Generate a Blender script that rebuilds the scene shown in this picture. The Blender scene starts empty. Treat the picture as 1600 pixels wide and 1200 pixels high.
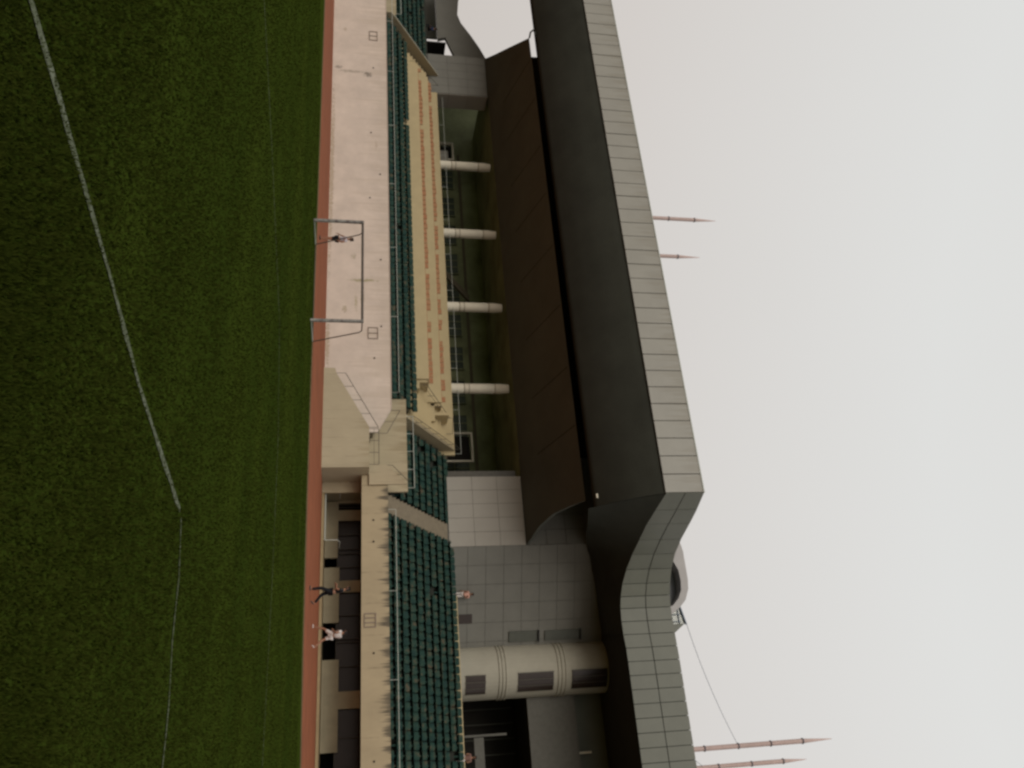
import bpy, bmesh, math, random
from math import radians as R, sin, cos, pi
from mathutils import Vector, Matrix
random.seed(7)
scn = bpy.context.scene
col = scn.collection

# ------------------------------------------------------------------ camera, sky, sun, exposure
CAM = Vector((0, 0, 1.6)); YAW = R(27); PITCH = R(11.15); ROLL = R(0.7); FPX = 1300.0
fh = Vector((-sin(YAW), cos(YAW), 0)); rt0 = Vector((cos(YAW), sin(YAW), 0))
fw = fh * cos(PITCH) + Vector((0, 0, 1)) * sin(PITCH)
up0 = rt0.cross(fw)
rt = rt0 * cos(ROLL) + up0 * sin(ROLL)
upv = up0 * cos(ROLL) - rt0 * sin(ROLL)
cd = bpy.data.cameras.new('camera'); cam = bpy.data.objects.new('camera', cd); col.objects.link(cam)
cd.sensor_fit = 'HORIZONTAL'; cd.sensor_width = 36.0; cd.lens = 36.0 * FPX / 1600.0
cd.clip_start = 0.1; cd.clip_end = 3000
# the photographer held the phone upright: the picture's right is the world's up
m = Matrix((upv, -rt, -fw)).transposed().to_4x4(); m.translation = CAM
cam.matrix_world = m
scn.camera = cam
scn.cycles.filter_width = 2.6          # the soft lens of an old phone

SUN_EL, SUN_AZ = R(30), R(190)       # azimuth measured clockwise from +Y
w = bpy.data.worlds.new('World'); scn.world = w; w.use_nodes = True
nt = w.node_tree; nt.nodes.clear()
out = nt.nodes.new('ShaderNodeOutputWorld'); bg = nt.nodes.new('ShaderNodeBackground')
sky = nt.nodes.new('ShaderNodeTexSky'); sky.sky_type = 'NISHITA'; sky.sun_disc = False
sky.sun_elevation = SUN_EL; sky.sun_rotation = SUN_AZ; sky.dust_density = 6; sky.air_density = 1.2
sc_ = nt.nodes.new('ShaderNodeVectorMath'); sc_.operation = 'SCALE'; sc_.inputs['Scale'].default_value = 0.10
nt.links.new(sky.outputs[0], sc_.inputs[0])
# overcast layer over the clear sky: even grey, a little warmer and dimmer low down, faint cloud mottling
tc = nt.nodes.new('ShaderNodeTexCoord'); sp = nt.nodes.new('ShaderNodeSeparateXYZ')
nt.links.new(tc.outputs['Generated'], sp.inputs[0])
rp = nt.nodes.new('ShaderNodeValToRGB'); nt.links.new(sp.outputs['Z'], rp.inputs[0])
e = rp.color_ramp.elements
e[0].position = 0.0; e[0].color = (.60, .55, .51, 1); e[1].position = 0.62; e[1].color = (.775, .775, .755, 1)
x_ = e.new(0.30); x_.color = (.68, .64, .605, 1)
cn = nt.nodes.new('ShaderNodeTexNoise'); cn.inputs['Scale'].default_value = 1.4; cn.inputs['Detail'].default_value = 3
nt.links.new(tc.outputs['Generated'], cn.inputs['Vector'])
cmr = nt.nodes.new('ShaderNodeMapRange'); cmr.inputs['To Min'].default_value = .965; cmr.inputs['To Max'].default_value = 1.03
nt.links.new(cn.outputs['Fac'], cmr.inputs['Value'])
cm = nt.nodes.new('ShaderNodeVectorMath'); cm.operation = 'SCALE'
nt.links.new(rp.outputs[0], cm.inputs[0]); nt.links.new(cmr.outputs[0], cm.inputs['Scale'])
mx = nt.nodes.new('ShaderNodeMix'); mx.data_type = 'RGBA'; mx.inputs[0].default_value = 0.95
nt.links.new(sc_.outputs[0], mx.inputs[6]); nt.links.new(cm.outputs[0], mx.inputs[7])
nt.links.new(mx.outputs[2], bg.inputs[0]); bg.inputs[1].default_value = 1.0
nt.links.new(bg.outputs[0], out.inputs[0])
sd = bpy.data.lights.new('sun', 'SUN'); sd.energy = 1.15; sd.angle = R(30); sd.color = (1, .955, .89)
sun = bpy.data.objects.new('sun', sd); col.objects.link(sun)
dvec = Vector((sin(SUN_AZ) * cos(SUN_EL), cos(SUN_AZ) * cos(SUN_EL), sin(SUN_EL)))
sun.rotation_euler = dvec.to_track_quat('Z', 'Y').to_euler(); sun.location = (0, -20, 40)
vs = scn.view_settings; vs.view_transform = 'Standard'; vs.look = 'None'; vs.exposure = 0.0; vs.gamma = 1

# ------------------------------------------------------------------ helpers
def tag(o, label=None, cat=None, group=None, kind=None):
    if label: o['label'] = label
    if cat: o['category'] = cat
    if group: o['group'] = group
    if kind: o['kind'] = kind
    return o

class MB:
    def __init__(s): s.v = []; s.f = []; s.g = []
    def groups(s):
        b = s.g + [(len(s.v), len(s.f))]
        return [(b[i][0], b[i+1][0], b[i][1], b[i+1][1]) for i in range(len(b)-1)]
    def add(s, vs_, fs):
        n = len(s.v); s.g.append((n, len(s.f))); s.v += [tuple(v) for v in vs_]; s.f += [tuple(i + n for i in f) for f in fs]; return s
    def box(s, x0, x1, y0, y1, z0, z1):
        return s.add([(x0,y0,z0),(x1,y0,z0),(x1,y1,z0),(x0,y1,z0),(x0,y0,z1),(x1,y0,z1),(x1,y1,z1),(x0,y1,z1)],
                     [(0,3,2,1),(4,5,6,7),(0,1,5,4),(1,2,6,5),(2,3,7,6),(3,0,4,7)])
    def obox(s, a, b, t, z0, z1):
        """upright slab from plan point a to b, thickness t to the left-hand (back) side"""
        a = Vector((a[0], a[1])); b = Vector((b[0], b[1])); d = (b - a).normalized(); n = Vector((-d.y, d.x)) * t
        p = [a, b, b + n, a + n]
        return s.add([(q.x, q.y, z0) for q in p] + [(q.x, q.y, z1) for q in p],
                     [(0,3,2,1),(4,5,6,7),(0,1,5,4),(1,2,6,5),(2,3,7,6),(3,0,4,7)])
    def prism_xz(s, pts, y0, y1):
        n = len(pts)
        return s.add([(x, y0, z) for x, z in pts] + [(x, y1, z) for x, z in pts],
                     [tuple(range(n))[::-1], tuple(range(n, 2*n))] + [(i, (i+1) % n, (i+1) % n + n, i + n) for i in range(n)])
    def prism_yz(s, pts, x0, x1):
        n = len(pts)
        return s.add([(x0, y, z) for y, z in pts] + [(x1, y, z) for y, z in pts],
                     [tuple(range(n)), tuple(range(n, 2*n))[::-1]] + [(i, i + n, (i+1) % n + n, (i+1) % n) for i in range(n)])
    def tube(s, pts, r, n=8, r1=None, cap=True):
        pts = [Vector(p) for p in pts]; r1 = r if r1 is None else r1
        base = len(s.v); prev = None
        for i, p in enumerate(pts):
            d = (pts[min(i+1, len(pts)-1)] - pts[max(i-1, 0)]).normalized()
            a = Vector((0,0,1)) if abs(d.z) < .9 else Vector((1,0,0))
            if prev is not None: a = prev
            x = (a - d * a.dot(d)).normalized(); y = d.cross(x); prev = x
            rr = r + (r1 - r) * i / max(1, len(pts)-1)
            for k in range(n):
                t = 2*pi*k/n; s.v.append(tuple(p + x*cos(t)*rr + y*sin(t)*rr))
        for i in range(len(pts)-1):
            for k in range(n):
                a = base+i*n+k; b = base+i*n+(k+1) % n; s.f.append((a, b, b+n, a+n))
        if cap:
            s.f.append(tuple(base+k for k in range(n))[::-1]); s.f.append(tuple(base+(len(pts)-1)*n+k for k in range(n)))
        return s
    def lathe(s, prof, cx, cy, n=24, a0=0, a1=2*pi):
        base = len(s.v); full = abs(a1-a0-2*pi) < 1e-6; m_ = n if full else n+1
        for r, z in prof:
            for k in range(m_):
                t = a0+(a1-a0)*k/n; s.v.append((cx+cos(t)*r, cy+sin(t)*r, z))
        for i in range(len(prof)-1):
            for k in range(n):
                a = base+i*m_+k; b = base+i*m_+(k+1) % m_; s.f.append((a, b, b+m_, a+m_))
        return s
    def quad(s, *p): return s.add(p, [tuple(range(len(p)))])
    def build(s, name, mat, parent=None, smooth=False, local=False):
        me = bpy.data.meshes.new(name); me.from_pydata(s.v, [], s.f); me.update()
        if smooth:
            for p in me.polygons: p.use_smooth = True
        if mat: me.materials.append(mat)
        o = bpy.data.objects.new(name, me); col.objects.link(o)
        if parent is not None:
            o.parent = parent
            if not local:
                q = parent; t = Vector((0,0,0))
                while q is not None: t -= Vector(q.location); q = q.parent
                o.location = t
        return o

def empty(name, loc, label, cat, group=None):
    o = bpy.data.objects.new(name, None); col.objects.link(o); o.location = loc; o.empty_display_size = .3
    return tag(o, label, cat, group)

def mat(name, c, rough=.85, var=.18, scale=2.0, c2=None, courses=None, streak=None, spots=None, bump=0, bscale=40, metal=0, spec=.3, stretch=(1,1,1)):
    """base colour with large and fine noise, optional rain streaks below a top edge (ztop, depth, colour),
    optional stains (x, z, rx, rz, colour, strength) - all in world position"""
    m = bpy.data.materials.new(name); m.use_nodes = True; nt = m.node_tree; b = nt.nodes['Principled BSDF']
    N = nt.nodes.new; L = nt.links.new
    b.inputs['Roughness'].default_value = rough; b.inputs['Metallic'].default_value = metal
    b.inputs['Specular IOR Level'].default_value = spec
    geo = N('ShaderNodeNewGeometry'); mp = N('ShaderNodeMapping'); mp.inputs['Scale'].default_value = stretch
    L(geo.outputs['Position'], mp.inputs[0])
    n1 = N('ShaderNodeTexNoise'); n1.inputs['Scale'].default_value = scale; n1.inputs['Detail'].default_value = 8; n1.inputs['Roughness'].default_value = .65
    L(mp.outputs[0], n1.inputs['Vector'])
    r = N('ShaderNodeMapRange'); r.inputs['From Min'].default_value = .3; r.inputs['From Max'].default_value = .7
    L(n1.outputs['Fac'], r.inputs['Value'])
    mix = N('ShaderNodeMix'); mix.data_type = 'RGBA'
    ca = c if c2 is None else c
    cb = tuple(x*(1-var) for x in c) if c2 is None else c2
    mix.inputs[6].default_value = (*ca, 1); mix.inputs[7].default_value = (*cb, 1); L(r.outputs[0], mix.inputs[0])
    cur = mix.outputs[2]
    sep = N('ShaderNodeSeparateXYZ'); L(geo.outputs['Position'], sep.inputs[0])
    def over(fac, colr):
        nonlocal cur
        k = N('ShaderNodeMix'); k.data_type = 'RGBA'; L(fac, k.inputs[0]); L(cur, k.inputs[6]); k.inputs[7].default_value = (*colr, 1); cur = k.outputs[2]
    def mth(op, a, b_=None, c_=None):
        k = N('ShaderNodeMath'); k.operation = op
        for i, q in enumerate((a, b_, c_)):
            if q is None: continue
            if isinstance(q, (int, float)): k.inputs[i].default_value = q
            else: L(q, k.inputs[i])
        return k.outputs[0]
    if courses:
        fr_ = mth('FRACT', mth('DIVIDE', sep.outputs['X'], courses[0])); ln = mth('LESS_THAN', fr_, .05)
        n5 = N('ShaderNodeTexNoise'); n5.inputs['Scale'].default_value = 1.1; n5.inputs['Detail'].default_value = 4; L(geo.outputs['Position'], n5.inputs['Vector'])
        k5 = N('ShaderNodeMapRange'); k5.inputs['From Min'].default_value = .4; k5.inputs['From Max'].default_value = .65; k5.inputs['To Max'].default_value = courses[1]; L(n5.outputs['Fac'], k5.inputs['Value'])
        over(mth('MULTIPLY', ln, k5.outputs[0]), tuple(v*.45 for v in c))
    if streak:
        ztop, depth, sc, strength = streak
        mp2 = N('ShaderNodeMapping'); mp2.inputs['Scale'].default_value = (3.2, 3.2, .12); L(geo.outputs['Position'], mp2.inputs[0])
        n2 = N('ShaderNodeTexNoise'); n2.inputs['Scale'].default_value = 1.0; n2.inputs['Detail'].default_value = 6; n2.inputs['Roughness'].default_value = .7; L(mp2.outputs[0], n2.inputs['Vector'])
        h = mth('SUBTRACT', ztop, sep.outputs['Z']); hh = mth('DIVIDE', h, depth)      # 0 at top .. 1
        thr = mth('MULTIPLY_ADD', hh, .30, .40)
        d = mth('SUBTRACT', n2.outputs['Fac'], thr); d = mth('MULTIPLY', d, 9.0 * strength); k = N('ShaderNodeClamp'); L(d, k.inputs[0]); k.inputs['Max'].default_value = strength
        over(k.outputs[0], sc)
    for (sx, sz, rx, rz, scol, st) in (spots or []):
        dx = mth('DIVIDE', mth('SUBTRACT', sep.outputs['X'], sx), rx); dz = mth('DIVIDE', mth('SUBTRACT', sep.outputs['Z'], sz), rz)
        d2 = mth('ADD', mth('MULTIPLY', dx, dx), mth('MULTIPLY', dz, dz))
        n3 = N('ShaderNodeTexNoise'); n3.inputs['Scale'].default_value = 4.5; n3.inputs['Detail'].default_value = 7; n3.inputs['Roughness'].default_value = .75; L(geo.outputs['Position'], n3.inputs['Vector'])
        f = mth('SUBTRACT', mth('MULTIPLY', n3.outputs['Fac'], 1.75), mth('MULTIPLY', d2, .55)); f = mth('MULTIPLY', mth('SUBTRACT', f, .62), 3.2)
        k = N('ShaderNodeClamp'); L(f, k.inputs[0]); k.inputs['Max'].default_value = st
        over(k.outputs[0], scol)
    L(cur, b.inputs['Base Color'])
    if bump:
        nb = N('ShaderNodeTexNoise'); nb.inputs['Scale'].default_value = bscale; nb.inputs['Detail'].default_value = 6; L(geo.outputs['Position'], nb.inputs['Vector'])
        bp = N('ShaderNodeBump'); bp.inputs['Strength'].default_value = bump; bp.inputs['Distance'].default_value = .03
        L(nb.outputs['Fac'], bp.inputs['Height']); L(bp.outputs[0], b.inputs['Normal'])
    return m

GREEN_STAIN = (.16, .15, .08); DARK = (.05, .045, .035)
M = dict(
    white=mat('white_render', (.66, .565, .475), .85, .2, .6, streak=(4.52, 4.5, (.48,.40,.31), .4), spots=[
        (-55.8, 2.95, .55, .5, (.13,.115,.09), .75), (-56.0, 1.6, .28, 1.7, (.24,.21,.16), .55), (-56.4, .5, .3, .5, (.15,.13,.10), .6),
        (-34.9, 2.6, .22, 1.6, (.24,.22,.09), .65), (-33.4, 2.55, 1.3, .22, (.24,.22,.09), .6), (-33.0, 2.1, 1.1, .18, (.3,.26,.12), .5), (-37.0, 1.9, .35, .3, (.3,.26,.15), .6),
        (-32.4, 1.3, .5, .3, (.33,.27,.17), .6), (-45.0, .15, 14, .28, (.33,.25,.15), .6), (-29.5, .15, 3, .25, (.33,.25,.15), .6), (-61, 1.0, .3, .3, (.4,.32,.22), .6), (-48, 3.6, .8, .15, (.45,.36,.27), .6)]),
    yellow=mat('yellow_render', (.44, .37, .245), .85, .16, .8, streak=(5.64, 2.5, (.22,.17,.09), .45), stretch=(1,1,.5), courses=(.66,.6)),
    rampwall=mat('ramp_render', (.43, .375, .255), .85, .15, .8, streak=(3.1, 2.2, (.24,.19,.10), .35), stretch=(1,1,.5), courses=(.66,.6)),
    fasc=mat('stained_render', (.435, .36, .23), .85, .18, .9, streak=(4.3, 1.15, (.055,.05,.04), .8), stretch=(1,1,.5), courses=(1.9,.5)),
    cream=mat('cream_render', (.49, .395, .225), .8, .12, 1.2),
    recess=mat('recess_render', (.62, .545, .37), .85, .2, 1.2),
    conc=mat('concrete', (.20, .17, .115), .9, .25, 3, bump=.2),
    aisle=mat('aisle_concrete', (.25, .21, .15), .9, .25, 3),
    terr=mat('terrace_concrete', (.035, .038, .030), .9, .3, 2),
    panelA=mat('pale_panel', (.33, .312, .27), .45, .12, .5, spec=.4, streak=(24.6, 3.0, (.24,.215,.17), .5)),
    panelB=mat('grey_panel', (.150, .154, .122), .5, .16, .6, spec=.4),
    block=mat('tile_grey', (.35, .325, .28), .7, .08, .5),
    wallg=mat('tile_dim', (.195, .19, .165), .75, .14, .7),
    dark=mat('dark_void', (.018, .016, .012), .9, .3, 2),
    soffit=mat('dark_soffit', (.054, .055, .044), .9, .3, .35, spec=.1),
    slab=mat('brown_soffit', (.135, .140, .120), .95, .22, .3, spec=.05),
    hall=mat('hall_wall', (.42, .46, .25), .8, .55, .35),
    hallglass=mat('hall_glass', (.10, .13, .09), .5, .4, 1),
    tower=mat('tower_render', (.40, .375, .30), .8, .12, 1.0), dullwin=mat('dull_glass', (.095, .10, .08), .3, .2, 2), column=mat('column_render', (.76, .70, .56), .7, .10, 1.5),
    orange=mat('orange_plastic', (.34, .11, .045), .6, .5, 5, c2=(.36,.24,.12)),
    pipe=mat('white_pipe', (.50, .52, .46), .4, .15, 4),
    pipedark=mat('dark_pipe', (.10, .09, .07), .4, .3, 4),
    window=mat('brown_window', (.035, .022, .016), .25, .3, 3, spec=.5),
    joint=mat('joint', (.03, .03, .028), .8, .2, 4), softjoint=mat('soft_joint', (.135, .13, .112), .9, .2, 4),
    goalw=mat('goal_paint', (.36, .35, .31), .45, .75, 5.0, c2=(.07,.045,.05)),
    goald=mat('goal_worn', (.13, .10, .08), .5, .5, 6),
    mast=mat('mast_pink', (.60, .44, .40), .5, .2, 2),
    mastring=mat('mast_ring', (.20, .17, .19), .5, .2, 3),
    cable=mat('cable', (.10, .13, .17), .5, .2, 3),
    track=mat('track_red', (.30, .092, .038), .9, .32, .5, bump=.1, bscale=60),
    apron=mat('apron', (.38, .29, .16), .9, .3, 1.2),
    glass=mat('gable_glass', (.22, .24, .19), .15, .25, 2, spec=.6),
)

# seats: a worn dark-green plastic whose tone shifts from seat to seat
def seat_mat():
    m = bpy.data.materials.new('green_plastic'); m.use_nodes = True; nt = m.node_tree; b = nt.nodes['Principled BSDF']
    geo = nt.nodes.new('ShaderNodeNewGeometry'); n = nt.nodes.new('ShaderNodeTexNoise'); n.inputs['Scale'].default_value = 2.3; n.inputs['Detail'].default_value = 2
    nt.links.new(geo.outputs['Position'], n.inputs['Vector'])
    r = nt.nodes.new('ShaderNodeValToRGB'); nt.links.new(n.outputs['Fac'], r.inputs[0]); e = r.color_ramp.elements
    e[0].position = .34; e[0].color = (.012, .036, .031, 1); e[1].position = .70; e[1].color = (.085, .070, .045, 1)
    q = e.new(.50); q.color = (.018, .048, .036, 1); q = e.new(.60); q.color = (.036, .058, .040, 1)
    nt.links.new(r.outputs[0], b.inputs['Base Color']); b.inputs['Roughness'].default_value = .65; b.inputs['Specular IOR Level'].default_value = .12
    return m
M['seat'] = seat_mat()

# ------------------------------------------------------------------ ground
def grass_mat():
    m = bpy.data.materials.new('turf'); m.use_nodes = True; nt = m.node_tree; b = nt.nodes['Principled BSDF']
    N = nt.nodes.new; L = nt.links.new
    geo = N('ShaderNodeNewGeometry')
    n1 = N('ShaderNodeTexNoise'); n1.inputs['Scale'].default_value = .32; n1.inputs['Detail'].default_value = 6; mpg = N('ShaderNodeMapping'); mpg.inputs['Scale'].default_value = (.10, 1, 1); L(geo.outputs['Position'], mpg.inputs[0]); L(mpg.outputs[0], n1.inputs['Vector'])
    n2 = N('ShaderNodeTexNoise'); n2.inputs['Scale'].default_value = 9; n2.inputs['Detail'].default_value = 8; n2.inputs['Roughness'].default_value = .8; L(geo.outputs['Position'], n2.inputs['Vector'])
    a = N('ShaderNodeMix'); a.data_type = 'RGBA'; a.inputs[6].default_value = (.027, .043, .006, 1); a.inputs[7].default_value = (.041, .058, .008, 1)
    mr = N('ShaderNodeMapRange'); mr.inputs['From Min'].default_value = .35; mr.inputs['From Max'].default_value = .65; L(n1.outputs['Fac'], mr.inputs['Value']); L(mr.outputs[0], a.inputs[0])
    c = N('ShaderNodeMix'); c.data_type = 'RGBA'; c.inputs[7].default_value = (.023, .034, .004, 1); L(a.outputs[2], c.inputs[6])
    m2 = N('ShaderNodeMapRange'); m2.inputs['From Min'].default_value = .48; m2.inputs['From Max'].default_value = .68; L(n2.outputs['Fac'], m2.inputs['Value']); L(m2.outputs[0], c.inputs[0])
    L(c.outputs[2], b.inputs['Base Color']); b.inputs['Roughness'].default_value = 1; b.inputs['Specular IOR Level'].default_value = .0
    bp = N('ShaderNodeBump'); bp.inputs['Strength'].default_value = .5; bp.inputs['Distance'].default_value = .04; L(n2.outputs['Fac'], bp.inputs['Height']); L(bp.outputs[0], b.inputs['Normal'])
    return m
M['turf'] = grass_mat()
tag(MB().quad((-1500,-1500,0),(1500,-1500,0),(1500,1500,0),(-1500,1500,0)).build('ground', M['turf']), kind='structure')
# running track between the pitch edge and the stand, edge slightly bowed
tb = MB(); edge = [(-200,34.2),(-60,33.9),(-42,33.9),(-32,33.8),(-24,33.6),(-16.5,33.0),(-11,33.2),(-6,34.0),(-1.7,35.3),(4,37),(60,40)]
for i in range(len(edge)-1):
    (x0,y0),(x1,y1) = edge[i], edge[i+1]; tb.quad((x0,y0,.006),(x1,y1,.006),(x1,56,.006),(x0,56,.006))
tag(tb.build('running_track', M['track']), kind='structure')
kb = MB()
for i in range(len(edge)-1): kb.obox(edge[i], edge[i+1], .08, 0, .045)
tag(kb.build('track_kerb', mat('kerb', (.16,.12,.06), .9, .3, 3)), kind='structure')
tag(MB().box(-19.6, 60, 53.5, 57.0, -.2, .17).build('apron', M['apron']), kind='structure')

# worn pitch markings
def line_mat():
    m = bpy.data.materials.new('worn_chalk'); m.use_nodes = True; nt = m.node_tree; b = nt.nodes['Principled BSDF']
    geo = nt.nodes.new('ShaderNodeNewGeometry'); n = nt.nodes.new('ShaderNodeTexNoise'); n.inputs['Scale'].default_value = 14; n.inputs['Detail'].default_value = 9; n.inputs['Roughness'].default_value = .8
    nt.links.new(geo.outputs['Position'], n.inputs['Vector'])
    r = nt.nodes.new('ShaderNodeValToRGB'); nt.links.new(n.outputs['Fac'], r.inputs[0]); e = r.color_ramp.elements
    e[0].position = .42; e[0].color = (.03, .04, .006, 1); e[1].position = .60; e[1].color = (.13, .145, .10, 1)
    nt.links.new(r.outputs[0], b.inputs['Base Color']); b.inputs['Roughness'].default_value = 1
    return m
M['chalk'] = line_mat()
def strip(name, pts, wd, z=.010):
    b = MB(); prev = None
    P = []
    for i in range(len(pts)-1):
        a = Vector(pts[i]); c = Vector(pts[i+1]); n = max(1, int((c-a).length/.25))
        P += [a + (c-a)*k/n for k in range(n)]
    P.append(Vector(pts[-1]))
    for i, p in enumerate(P):
        d = (P[min(i+1, len(P)-1)] - P[max(i-1, 0)]).normalized(); n = Vector((-d.y, d.x)) * wd/2 * random.uniform(.6, 1.2); p = p + Vector((random.uniform(-.01,.01), random.uniform(-.01,.01)))
        q = [(p.x-n.x, p.y-n.y, z), (p.x+n.x, p.y+n.y, z)]
        if prev: b.quad(prev[0], q[0], q[1], prev[1])
        prev = q
    return tag(b.build(name, M['chalk']), kind='structure')
strip('pitch_marking', [(-4.6,-6),(-3.95,1.5),(-3.78,3.22),(-3.61,3.99),(-3.49,4.53),(-3.32,5.3),(-3.10,6.15),(-2.94,7.06),(-2.76,8.22)], .075)
strip('pitch_marking', [(-2.72,8.30),(-2.19,8.49),(-1.58,8.50),(-1.03,8.63),(-.49,8.63),(6,9.2)], .038, .011)
strip('pitch_marking', [(-15,6),(-13.42,10.96),(-12.2,13.85),(-10.42,17.3),(-8,18.6),(-4.82,18.97),(0,18.9)], .05)

# grass blades on the near turf
def blades():
    import numpy as np
    rng = np.random.default_rng(3)
    n = 420000
    d = 3.2 + 40 * rng.random(n)**3.0; lat = (rng.random(n)-.5) * 1.06
    wide = rng.random(n) < .34; lat = np.where(wide, np.sign(lat)*(.5 + .9*rng.random(n)**1.6), lat)
    x = -sin(YAW)*d + cos(YAW)*lat*d; y = cos(YAW)*d + sin(YAW)*lat*d
    cl = np.sin(x*2.1+1.3*np.sin(y*1.7))+np.sin(y*2.9+x*1.1)
    hgt = (.020 + .018*rng.random(n)) * (1+.15*cl); a = rng.random(n)*2*pi; wd = .004+.004*rng.random(n)+d*.0004
    lean = rng.random(n)*.03; la = rng.random(n)*2*pi
    co = np.zeros((n,3,3))
    co[:,0] = np.stack([x-np.cos(a)*wd, y-np.sin(a)*wd, np.zeros(n)],1); co[:,1] = np.stack([x+np.cos(a)*wd, y+np.sin(a)*wd, np.zeros(n)],1)
    co[:,2] = np.stack([x+np.cos(la)*lean, y+np.sin(la)*lean, hgt],1)
    # keep the blades thin on the painted lines
    def near(ax,ay,bx,by,t):
        ux,uy=bx-ax,by-ay; L2=ux*ux+uy*uy; s_=np.clip(((x-ax)*ux+(y-ay)*uy)/L2,0,1); return np.hypot(x-ax-ux*s_, y-ay-uy*s_)<t
    on = near(-3.78,3.22,-3.32,5.3,.05)|near(-3.32,5.3,-2.94,7.06,.055)|near(-2.94,7.06,-2.76,8.2,.055)|near(-2.72,8.3,-.49,8.63,.03)
    keep = (~on | (rng.random(n)<.25)) & (y < 32.9); co = co[keep]; n = len(co)
    me = bpy.data.meshes.new('grass'); me.vertices.add(3*n); me.vertices.foreach_set('co', co.reshape(-1))
    me.loops.add(3*n); me.loops.foreach_set('vertex_index', np.arange(3*n, dtype=np.int32))
    me.polygons.add(n); me.polygons.foreach_set('loop_start', np.arange(0,3*n,3, dtype=np.int32)); me.polygons.foreach_set('loop_total', np.full(n,3,dtype=np.int32))
    me.update(calc_edges=True); me.validate()
    g = mat('blade', (.025,.035,.005), .95, 0, 6, c2=(.029,.035,.006), spec=.0); me.materials.append(g)
    o = bpy.data.objects.new('grass', me); col.objects.link(o)
    tag(o, 'short dark green grass covering the near part of the pitch', 'grass', kind='stuff')
blades()

# ------------------------------------------------------------------ the grandstand
G = empty('grandstand', (-40, 52, 0), 'long covered grandstand with pale walls, terraces, columns and a wide roof', 'grandstand')
XL, XR = -100.0, 30.0
def gpe(mb, name, m, label=None):
    """each separate solid of the builder becomes a part of its own"""
    for (v0, v1, f0, f1) in mb.groups():
        q = MB(); q.v = mb.v[v0:v1]; q.f = [tuple(i-v0 for i in f) for f in mb.f[f0:f1]]
        gp(q, name, m, label)
def gp(mb, name, m, label=None, smooth=False, parent=G):
    o = mb.build(name, M[m], parent, smooth)
    if label: o['label'] = label
    return o
# white front wall (its right end cut down by the stair)
gp(MB().prism_xz([(XL,0),(-22.75,0),(-22.75,3.59),(-24.42,4.51),(XL,4.52)], 52.0, 52.18), 'front_wall', 'white', 'smooth pinkish white front wall')
# thin coping
gp(MB().box(XL,-24.45,51.97,52.24,4.523,4.56), 'coping', 'white')
# yellowish wall behind and right of the stair
gp(MB().box(-25.9,-19.0,53.4,53.6,0,5.64), 'upper_wall', 'yellow', 'yellowish render wall above the stair landing')
gp(MB().box(XL,-65.2,53.4,53.6,0,5.55), 'upper_wall', 'yellow')
# landing block and stair in front of the white wall
gp(MB().prism_xz([(-26.86,0),(-19.84,0),(-19.84,3.0),(-22.5,3.0),(-26.45,.84),(-26.84,.75)], 50.6, 50.75), 'stair_wall', 'rampwall', 'sloping wall beside the outer stair')
lb = MB().box(-22.4,-19.86,50.78,53.38,0,2.5)
for i in range(10): lb.box(-26.5+i*.4, -26.5+i*.4+.41, 50.78, 51.97, 0.0, .25*(i+1)-.05)
gp(lb, 'stair', 'conc')
gp(MB().box(-19.835,-19.70,50.61,56.9,0,3.0), 'side_wall', 'rampwall')
# back stair climbing left behind the white wall
sb = MB()
for i in range(8): sb.box(-22.5-i*.38, -22.5-i*.38+.381, 52.22, 53.36, 2.0, 2.9+.2*i)
gp(sb, 'stair', 'conc')
# right-hand parapet over the ground-floor recess
gp(MB().box(-19.68,XR,51.98,52.18,2.55,4.24), 'parapet', 'fasc', 'yellowish parapet streaked with black drips')
gp(MB().box(-19.66,-18.95,52.2,53.38,2.6,4.15), 'stair', 'yellow')
gp(MB().prism_xz([(-20.3,3.02),(-18.95,3.02),(-18.95,5.45),(-20.3,4.2)], 51.8, 51.93), 'stair_wall', 'yellow')

# terraces ---------------------------------------------------------------
TR, TP = .8, .53
def terrace(x0, x1, y_first, z_first, n, zb=2.6, y_back=61.0, zback=9.1, name='terrace', TP=TP):
    pts = [(y_first-.55, zb)]; z = z_first
    pts.append((y_first-.55, z))
    y = y_first-.55
    for i in range(n):
        y += TR; pts.append((y, z))
        z += TP
        if i < n-1: pts.append((y, z))
    pts += [(y, zback), (y_back, zback), (y_back, zb)]
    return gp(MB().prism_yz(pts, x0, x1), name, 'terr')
# right block : row k at Y=52.75+.8k, floor 3.7+.53k, ten rows
terrace(-17.45, XR, 52.75, 3.70, 10, TP=.555)
terrace(-24.6, -18.75, 54.35, 4.76, 8, zb=2.6)
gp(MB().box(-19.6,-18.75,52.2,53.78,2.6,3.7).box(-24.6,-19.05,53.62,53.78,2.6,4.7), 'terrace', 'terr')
# aisle between them
ab = MB()
for i in range(20):
    y0 = 52.2+i*.4; ab.box(-18.74,-17.46, y0, 61.0 if i == 19 else y0+.401, 2.6, 3.75+.275*i)
gp(ab, 'aisle_stair', 'aisle')
# lower rows in the middle, in front of the boxes
def flat_rows(x0, x1, y0, z0, n, yb):
    b = MB()
    for k in range(n): b.box(x0, x1, y0+TR*k-.55, (y0+TR*(k+1)-.55) if k < n-1 else yb, 0.3, z0+.55*k)
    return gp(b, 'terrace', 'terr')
flat_rows(-64.9, -25.75, 53.2, 4.25, 4, 56.0)
# left block beyond the flank
terrace(XL, -66.4, 54.35, 4.5, 8, zb=.3)
ab = MB()
for i in range(18):
    y0 = 53.7+i*.4; ab.box(-66.38,-65.2, y0, 61.0 if i == 17 else y0+.401, 0.3, 4.2+.265*i)
gp(ab, 'aisle_stair', 'aisle')

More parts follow.
